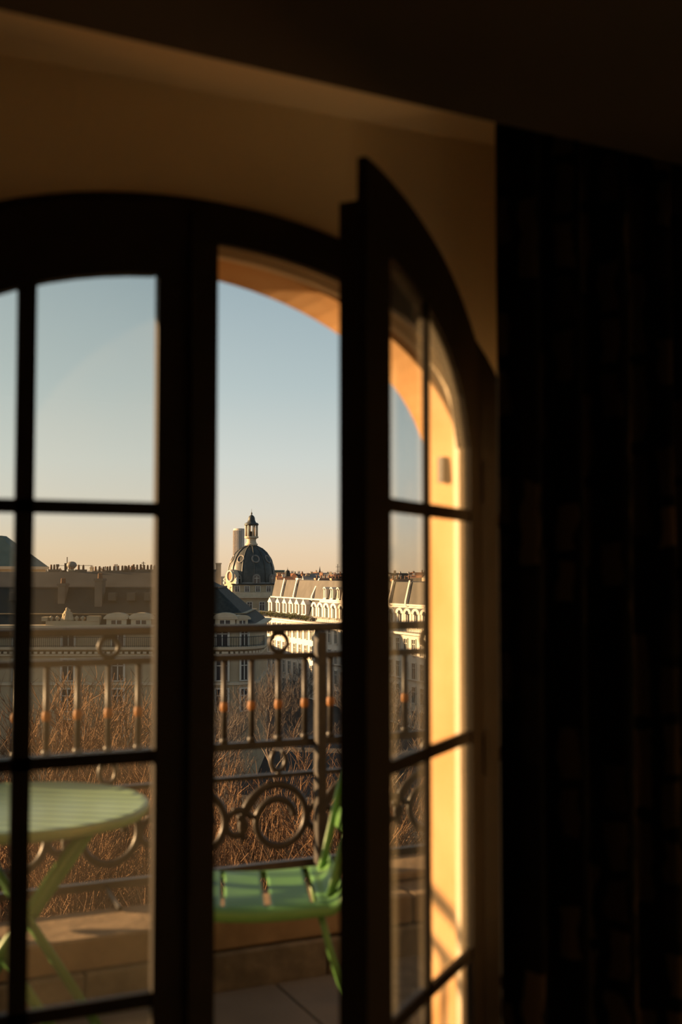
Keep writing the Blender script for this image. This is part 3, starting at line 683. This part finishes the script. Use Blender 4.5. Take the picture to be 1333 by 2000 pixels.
for p_ in (678.5, 692, 735): dormer(h3, S(p_) - S(676), 1.5, ze + .25, 1.0, 1.5, 2.6, 'round')
for p_ in (700, 765, 810): chimney(h3, S(p_) - S(676), 7.0, zr - .3, zr + .35, .7, 3.2, 5, 'brick_red')

# --- houses across the street from the sunlit row
def street_house(label, b0, b1, x, zt):
    h = thing('street_house', label, 'building', ab(x, b0), -YAW); L = b1 - b0
    MB().box(-14, 0, 0, L, GROUND, zt - 2.6).build('wall', 'stone_facade', h); MB().box(-14.3, .3, -.2, L + .2, zt - 2.75, zt - 2.5).build('cornice', 'stone_pale', h)
    MB().loft([[(-14 + q, q, z), (-q, q, z), (-q, L - q, z), (-14 + q, L - q, z)] for q, z in ((0, zt - 2.5), (1.4, zt))], True, True, True).build('roof', 'old_zinc', h)
    for r in range(3):
        for i in range(int(L / 3)): window(h, .02, 1.5 + 3 * i, zt - 5.6 - 3.1 * r, 1.1, 2.0, math.pi / 2)
street_house('tall house facing the sunlit row across the street', 142, 190, -24.5, -3.0)
street_house('lower house facing the sunlit row, next to the domed building', 191, 262, -24.5, -9.0)

# --- unseen house, added left of the square to shade the foot of the trees
h = thing('shade_house', 'out-of-view stone house added to shade the lower part of the trees', 'building', ab(-46, 14), -YAW)
MB().box(-12, 0, 0, 62, GROUND, -3.1).build('wall', 'stone_facade', h); MB().box(-12.3, .3, -.3, 62.3, -3.3, -3.0).build('cornice', 'stone_pale', h)
MB().loft([[(-12 + q, q, z), (-q, q, z), (-q, 62 - q, z), (-12 + q, 62 - q, z)] for q, z in ((0, -3.0), (1.8, -.2))], True, True, True).build('roof', 'old_zinc', h)
for r in range(4):
    for i in range(18): window(h, .02, 2.5 + 3.4 * i, -6.3 - 3.3 * r, 1.2, 2.1, math.pi / 2)

# --- skyline
WN = {'stone_pale': 'pale stone', 'stone_white': 'cream', 'brick_red': 'brick-red', 'stone_facade': 'tan', 'concrete_grey': 'grey'}
RN = {'zinc': 'grey zinc', 'terracotta': 'clay-tile', 'brick_red': 'red-brown', 'slate': 'dark slate'}
def small_block(name, label, px, py, w_px, b, m, roof, group=None, pots_n=4, base=None):
    if label is None: label = 'small far %s building under a %s roof, %s' % (WN[m], RN[roof], 'behind the shaded block' if px < 400 else 'behind the sunlit row')
    w = w_px * b / FPX; zt = alt(py, b); d_ = max(w * .7, 6)
    h = thing(name, label, 'building', ab(lat(px, b), b), -YAW + random.uniform(-.5, .3), group)
    MB().box(-w / 2, w / 2, 0, d_, GROUND, zt - w * .22).build('wall', m, h)
    zb = zt - w * .22
    MB().add([(-w / 2, 0, zb), (w / 2, 0, zb), (w / 2, d_, zb), (-w / 2, d_, zb), (-w / 2 + .1, d_ * .5, zt), (w / 2 - .1, d_ * .5, zt)], [(0, 1, 5, 4), (2, 3, 4, 5), (0, 4, 3), (1, 2, 5)]).build('roof', roof, h)
    n = max(1, int(w / 4))
    for i in range(n): chimney(h, -w / 2 + w * (i + .3 + .3 * random.random()) / n, d_ * .45, zt - w * .12, zt + random.uniform(.2, 1.2), random.uniform(.8, 1.6), .8, 3, random.choice(('brick_red', 'stone_white', 'stone_facade')))
    return h
random.seed(11)
G = 'far rooftops beyond the sunlit row'
k = 0
for b, y0, n in ((392, 1126, 7), (450, 1123.5, 9), (560, 1121, 10), (800, 1119, 11)):
    for i in range(n):
        px = 545 + 320 * (i + random.random() * .6) / n
        small_block('rooftop_block', None, px, y0 + random.uniform(-2.5, 2), random.uniform(20, 34), b + random.uniform(-25, 25),
                    random.choice(('stone_pale', 'stone_white', 'brick_red', 'stone_facade')), random.choice(('zinc', 'terracotta', 'brick_red', 'slate')), G)
for i in range(9):
    small_block('rooftop_block', None, 60 + 27 * i + random.uniform(-6, 6), 1114 + random.uniform(-2, 4), random.uniform(14, 24), 300 + 60 * (i % 3),
                random.choice(('stone_facade', 'brick_red', 'concrete_grey')), random.choice(('slate', 'zinc')), G)
small_block('corner_house', 'sunlit gabled house left of the dome with pale chimney', 416, 1112, 22, 390, 'stone_white', 'zinc')
b = 360.0
o = thing('square_tower', 'short square pale tower beside the slate dome', 'tower', ab(lat(426.5, b), b), -YAW)
hw = 4.6 * b / FPX; MB().box(-hw, hw, 0, 2 * hw, GROUND, alt(1102, b)).build('shaft', 'stone_pale', o); MB().box(-hw - .15, hw + .15, -.15, 2 * hw + .15, alt(1102, b), alt(1099.5, b)).build('coping', 'stone_pale', o)
# tall tower behind the dome
b = 2500.0; s = b / FPX
o = thing('skyscraper', 'tall rounded tower block standing far behind the dome', 'skyscraper', ab(lat(462.5, b), b), -YAW - R(22))
hw = 9.6 * s; zt = alt(1034, b)
cap = [(-hw, 4 * s)] + [(-hw * math.cos(t), 4 * s - 4 * s * math.sin(t)) for t in frange(.25, math.pi - .25, 12)] + [(hw, 4 * s), (hw, 14 * s), (-hw, 14 * s)]
MB().loft([[(x, y, z) for x, y in cap] for z in (GROUND, zt)], True, True, True).build('tower_shaft', 'tower_hazy', o)
for i in range(9):
    t = .35 + (math.pi - .7) * i / 8; x, y = -hw * math.cos(t), 4 * s - 4 * s * math.sin(t)
    MB().box(x - .5, x + .5, y - .9, y + .5, GROUND, zt - 2).build('mullion', 'concrete_grey', o)
MB().loft([[(x * .94, y + .6, z) for x, y in cap] for z in (zt, zt + 2.2)], True, True, True).build('roof_deck', 'tower_hazy', o)
# church spire
b = 620.0; s = b / FPX
o = thing('church_spire', 'slender dark church spire on the skyline', 'church', ab(lat(625, b), b), -YAW)
MB().box(-2.3 * s, 2.3 * s, 0, 4.6 * s, GROUND, alt(1124, b)).build('belfry', 'stone_facade', o)
MB().loft([[(-q, 2.3 * s - q, z), (q, 2.3 * s - q, z), (q, 2.3 * s + q, z), (-q, 2.3 * s + q, z)] for q, z in ((2.4 * s, alt(1124, b)), (.15 * s, alt(1106, b)))], True, False, True).build('spire', 'slate', o)
# dark domed turret and flat grey block right of the dome
b = 420.0; s = b / FPX
o = thing('domed_turret', 'small dark domed turret between dome and spire', 'turret', ab(lat(562, b), b), -YAW)
MB().lathe([(5.5 * s, GROUND), (5.5 * s, alt(1127, b)), (6.5 * s, alt(1126, b))], 12).build('drum', 'brick_red', o)
MB().lathe([(6 * s, alt(1126, b)), (5.6 * s, alt(1120, b)), (4 * s, alt(1115.5, b)), (1 * s, alt(1113.5, b)), (.4 * s, alt(1111, b)), (0, alt(1106, b))], 14).build('turret_dome', 'slate', o, True)
b = 700.0; s = b / FPX
o = thing('slab_block', 'low flat grey-green roofed block beside the dome', 'building', ab(lat(543, b), b), -YAW)
MB().box(-11 * s, 11 * s, 0, 12, GROUND, alt(1117, b)).build('wall', 'stone_pale', o); MB().box(-11.6 * s, 11.6 * s, -1, 13, alt(1117, b), alt(1113.5, b)).build('roof', 'verdigris', o)
# globe water tower, crane, slim block, aerials on the left skyline
b = 900.0; s = b / FPX
o = thing('water_tower', 'round grey globe-topped water tower on the skyline', 'tower', ab(lat(140, b), b), -YAW)
MB().lathe([(3 * s, GROUND), (3 * s, alt(1112, b)), (6 * s, alt(1110, b)), (9.5 * s, alt(1106, b)), (10 * s, alt(1103, b)), (8 * s, alt(1099, b)), (4 * s, alt(1097, b)), (0, alt(1096.5, b))], 16).build('tank', 'zinc', o, True)
MB().tube([(-9 * s, 0, alt(1112, b)), (-9 * s, 0, alt(1088, b))], .35, 5).build('mast', 'black_iron', o)
b = 950.0; s = b / FPX
o = thing('tower_crane', 'distant tower crane with long jib over the roofs', 'crane', ab(lat(128, b), b), -YAW)
MB().box(-.8, .8, -.8, .8, GROUND, alt(1100, b)).build('mast', 'black_iron', o)
MB().box(-18 * s, 52 * s, -.5, .5, alt(1105, b), alt(1104.2, b)).build('jib', 'black_iron', o); MB().box(-18 * s, -13 * s, -1.2, 1.2, alt(1107, b), alt(1102, b)).build('counterweight', 'zinc', o)
b = 1300.0; s = b / FPX
o = thing('slim_tower', 'slim pale tower block alone on the skyline', 'tower', ab(lat(229, b), b), -YAW)
MB().box(-2.6 * s, 2.6 * s, 0, 5 * s, GROUND, alt(1107.5, b)).build('shaft', 'brick_red', o); MB().box(-1.5 * s, 1.5 * s, 1 * s, 4 * s, alt(1107.5, b), alt(1106.5, b)).build('plant_room', 'zinc', o)
def aerial(px, y0, y1, b, label):
    s = b / FPX; o = thing('roof_aerial', label, 'aerial', ab(lat(px, b), b, alt(y0, b)), -YAW)
    h = alt(y1, b) - alt(y0, b); MB().tube([(0, 0, -1), (0, 0, h)], .05, 5).build('pole', 'black_iron', o)
    for f_ in (.6, .85): MB().tube([(-4 * s, 0, h * f_), (4 * s, 0, h * f_)], .035, 4).build('crossbar', 'black_iron', o)
aerial(280, 1116, 1097, 126, 'thin aerial on the shaded block among chimney pots'); aerial(206, 1116, 1106, 126, 'short aerial above the tall chimney of the shaded block')
aerial(660, 1136, 1102, 192, 'thin aerial on the sunlit row roof')

# ------------------------------------------------------------------ bare trees
def tree_meshes(seed, H, spread, levels=5, m='bark'):
    rnd = random.Random(seed); trunk = MB(); tw = MB()
    def grow(p, d, L, r, lev):
        n = 3 if lev > 0 else 5; pts = [p]; dd = d.copy()
        for i in range(n):
            dd = (dd + Vector((rnd.gauss(0, .10), rnd.gauss(0, .10), rnd.gauss(0, .06) + (.05 if lev > 1 else 0)))).normalized(); pts.append(pts[-1] + dd * (L / n))
        r1 = r * .62
        (trunk if lev < 2 else tw).tube(pts, [r + (r1 - r) * i / n for i in range(n + 1)], 6 if lev < 2 else 3, caps=False)
        if lev >= levels: return
        k = (6, 5, 5, 5, 4, 3)[lev]
        for j in range(k):
            f_ = rnd.uniform(.35, 1.0) if lev else rnd.uniform(.45, 1.0)
            i = min(int(f_ * n), n - 1); q = pts[i].lerp(pts[i + 1], f_ * n - i)
            a = rnd.uniform(0, 2 * math.pi); side = Vector((math.cos(a), math.sin(a), rnd.uniform(-.1, .5)))
            nd = (dd * rnd.uniform(.7, 1.1) + side * spread * rnd.uniform(.5, 1.0)).normalized()
            grow(q, nd, L * rnd.uniform(.52, .74), max(r1 * rnd.uniform(.5, .75), .009), lev + 1)
    grow(Vector((0, 0, 0)), Vector((0, 0, 1)), H * .42, H * .017, 0)
    zt = max(v[2] for v in tw.v); k = H / zt
    for w in (trunk, tw): w.v = [(x * k, y * k, z * k) for x, y, z in w.v]
    res = []
    for w, nm in ((trunk, 'trunk'), (tw, 'twigs')):
        me = bpy.data.meshes.new(nm); me.from_pydata(w.v, [], w.f); me.materials.append(MAT[m]); res.append(me)
    return res
TM = [tree_meshes(21, 15, .95), tree_meshes(22, 15, .8), tree_meshes(23, 15, 1.05), tree_meshes(24, 15, .8, 5, 'bark_grey')]
def tree(px, py, b, kind, label, rot, k=1.0):
    H = alt(py, b) - GROUND
    o = thing('bare_tree', label, 'tree', ab(lat(px, b), b, GROUND), rot, 'bare trees below the balcony'); o.scale = (H / 15 * k, H / 15 * k, H / 15)
    link('trunk', TM[kind][0], o); tag(link('twigs', TM[kind][1], o), kind='stuff'); return o
TREES = (
 (150, 1290, 46, 0, 'bare orange-lit tree in front of the carved crest of the shaded block', .3, 1.0), (10, 1280, 50, 1, 'tall bare tree below the pyramid roof', 1.9, 1.0), (-120, 1300, 44, 2, 'bare tree beside the tall tree below the pyramid roof', 4, .9),
 (90, 1300, 40, 2, 'bare tree with upright orange twigs below the shaded balcony', 2.7, .85), (215, 1330, 43, 1, 'bare tree beside the ring of the railing near the round table', .8, .8),
 (260, 1400, 38, 2, 'bare tree in front of the curved dormers of the shaded block', 2.2, .8), (70, 1420, 33, 1, 'bare tree with dense twigs behind the round table', 5.1, .8), (180, 1480, 28, 0, 'low bare tree seen through the scrolls behind the round table', .9, .7),
 (440, 1478, 30, 2, 'bare tree with bright orange twigs below the rounded corner', 3.2, .7), (530, 1400, 40, 1, 'bare tree behind the iron ring nearest the chair', 2.8, .8), (600, 1405, 42, 0, 'bare tree with forked orange twigs in front of the sunlit row', 4.4, .7),
 (660, 1490, 29, 1, 'bare tree behind the chair back', 1.2, .7), (560, 1500, 26, 2, 'low bare tree filling the large scroll above the chair seat', 5.6, .65), (360, 1450, 31, 1, 'bare tree hidden mostly by the meeting stile of the closed leaf', .2, .7),
 (350, 1340, 70, 3, 'grey leafless tree close to the wall of the shaded block', 1.0, 1.0), (450, 1330, 84, 3, 'grey leafless tree against the rounded corner wall', 3.0, .9), (540, 1290, 100, 3, 'grey leafless tree at the mouth of the street', 2.0, .9),
 (600, 1280, 120, 3, 'grey leafless tree touching the sunlit lower facade', 4.0, 1.0), (670, 1290, 105, 3, 'grey leafless tree beside the thick railing post', .6, 1.0), (750, 1300, 90, 3, 'grey leafless tree seen through the open leaf', 5.1, 1.0),
 (760, 1420, 40, 2, 'warm brown bare tree seen through the open leaf', 1.4, .8), (850, 1440, 36, 0, 'bare tree standing next to the facade beyond the open leaf', 2.4, .8))
for px, py, b, kd, lb, rt, k in TREES: tree(px, py, b, kd, lb, rt, k)
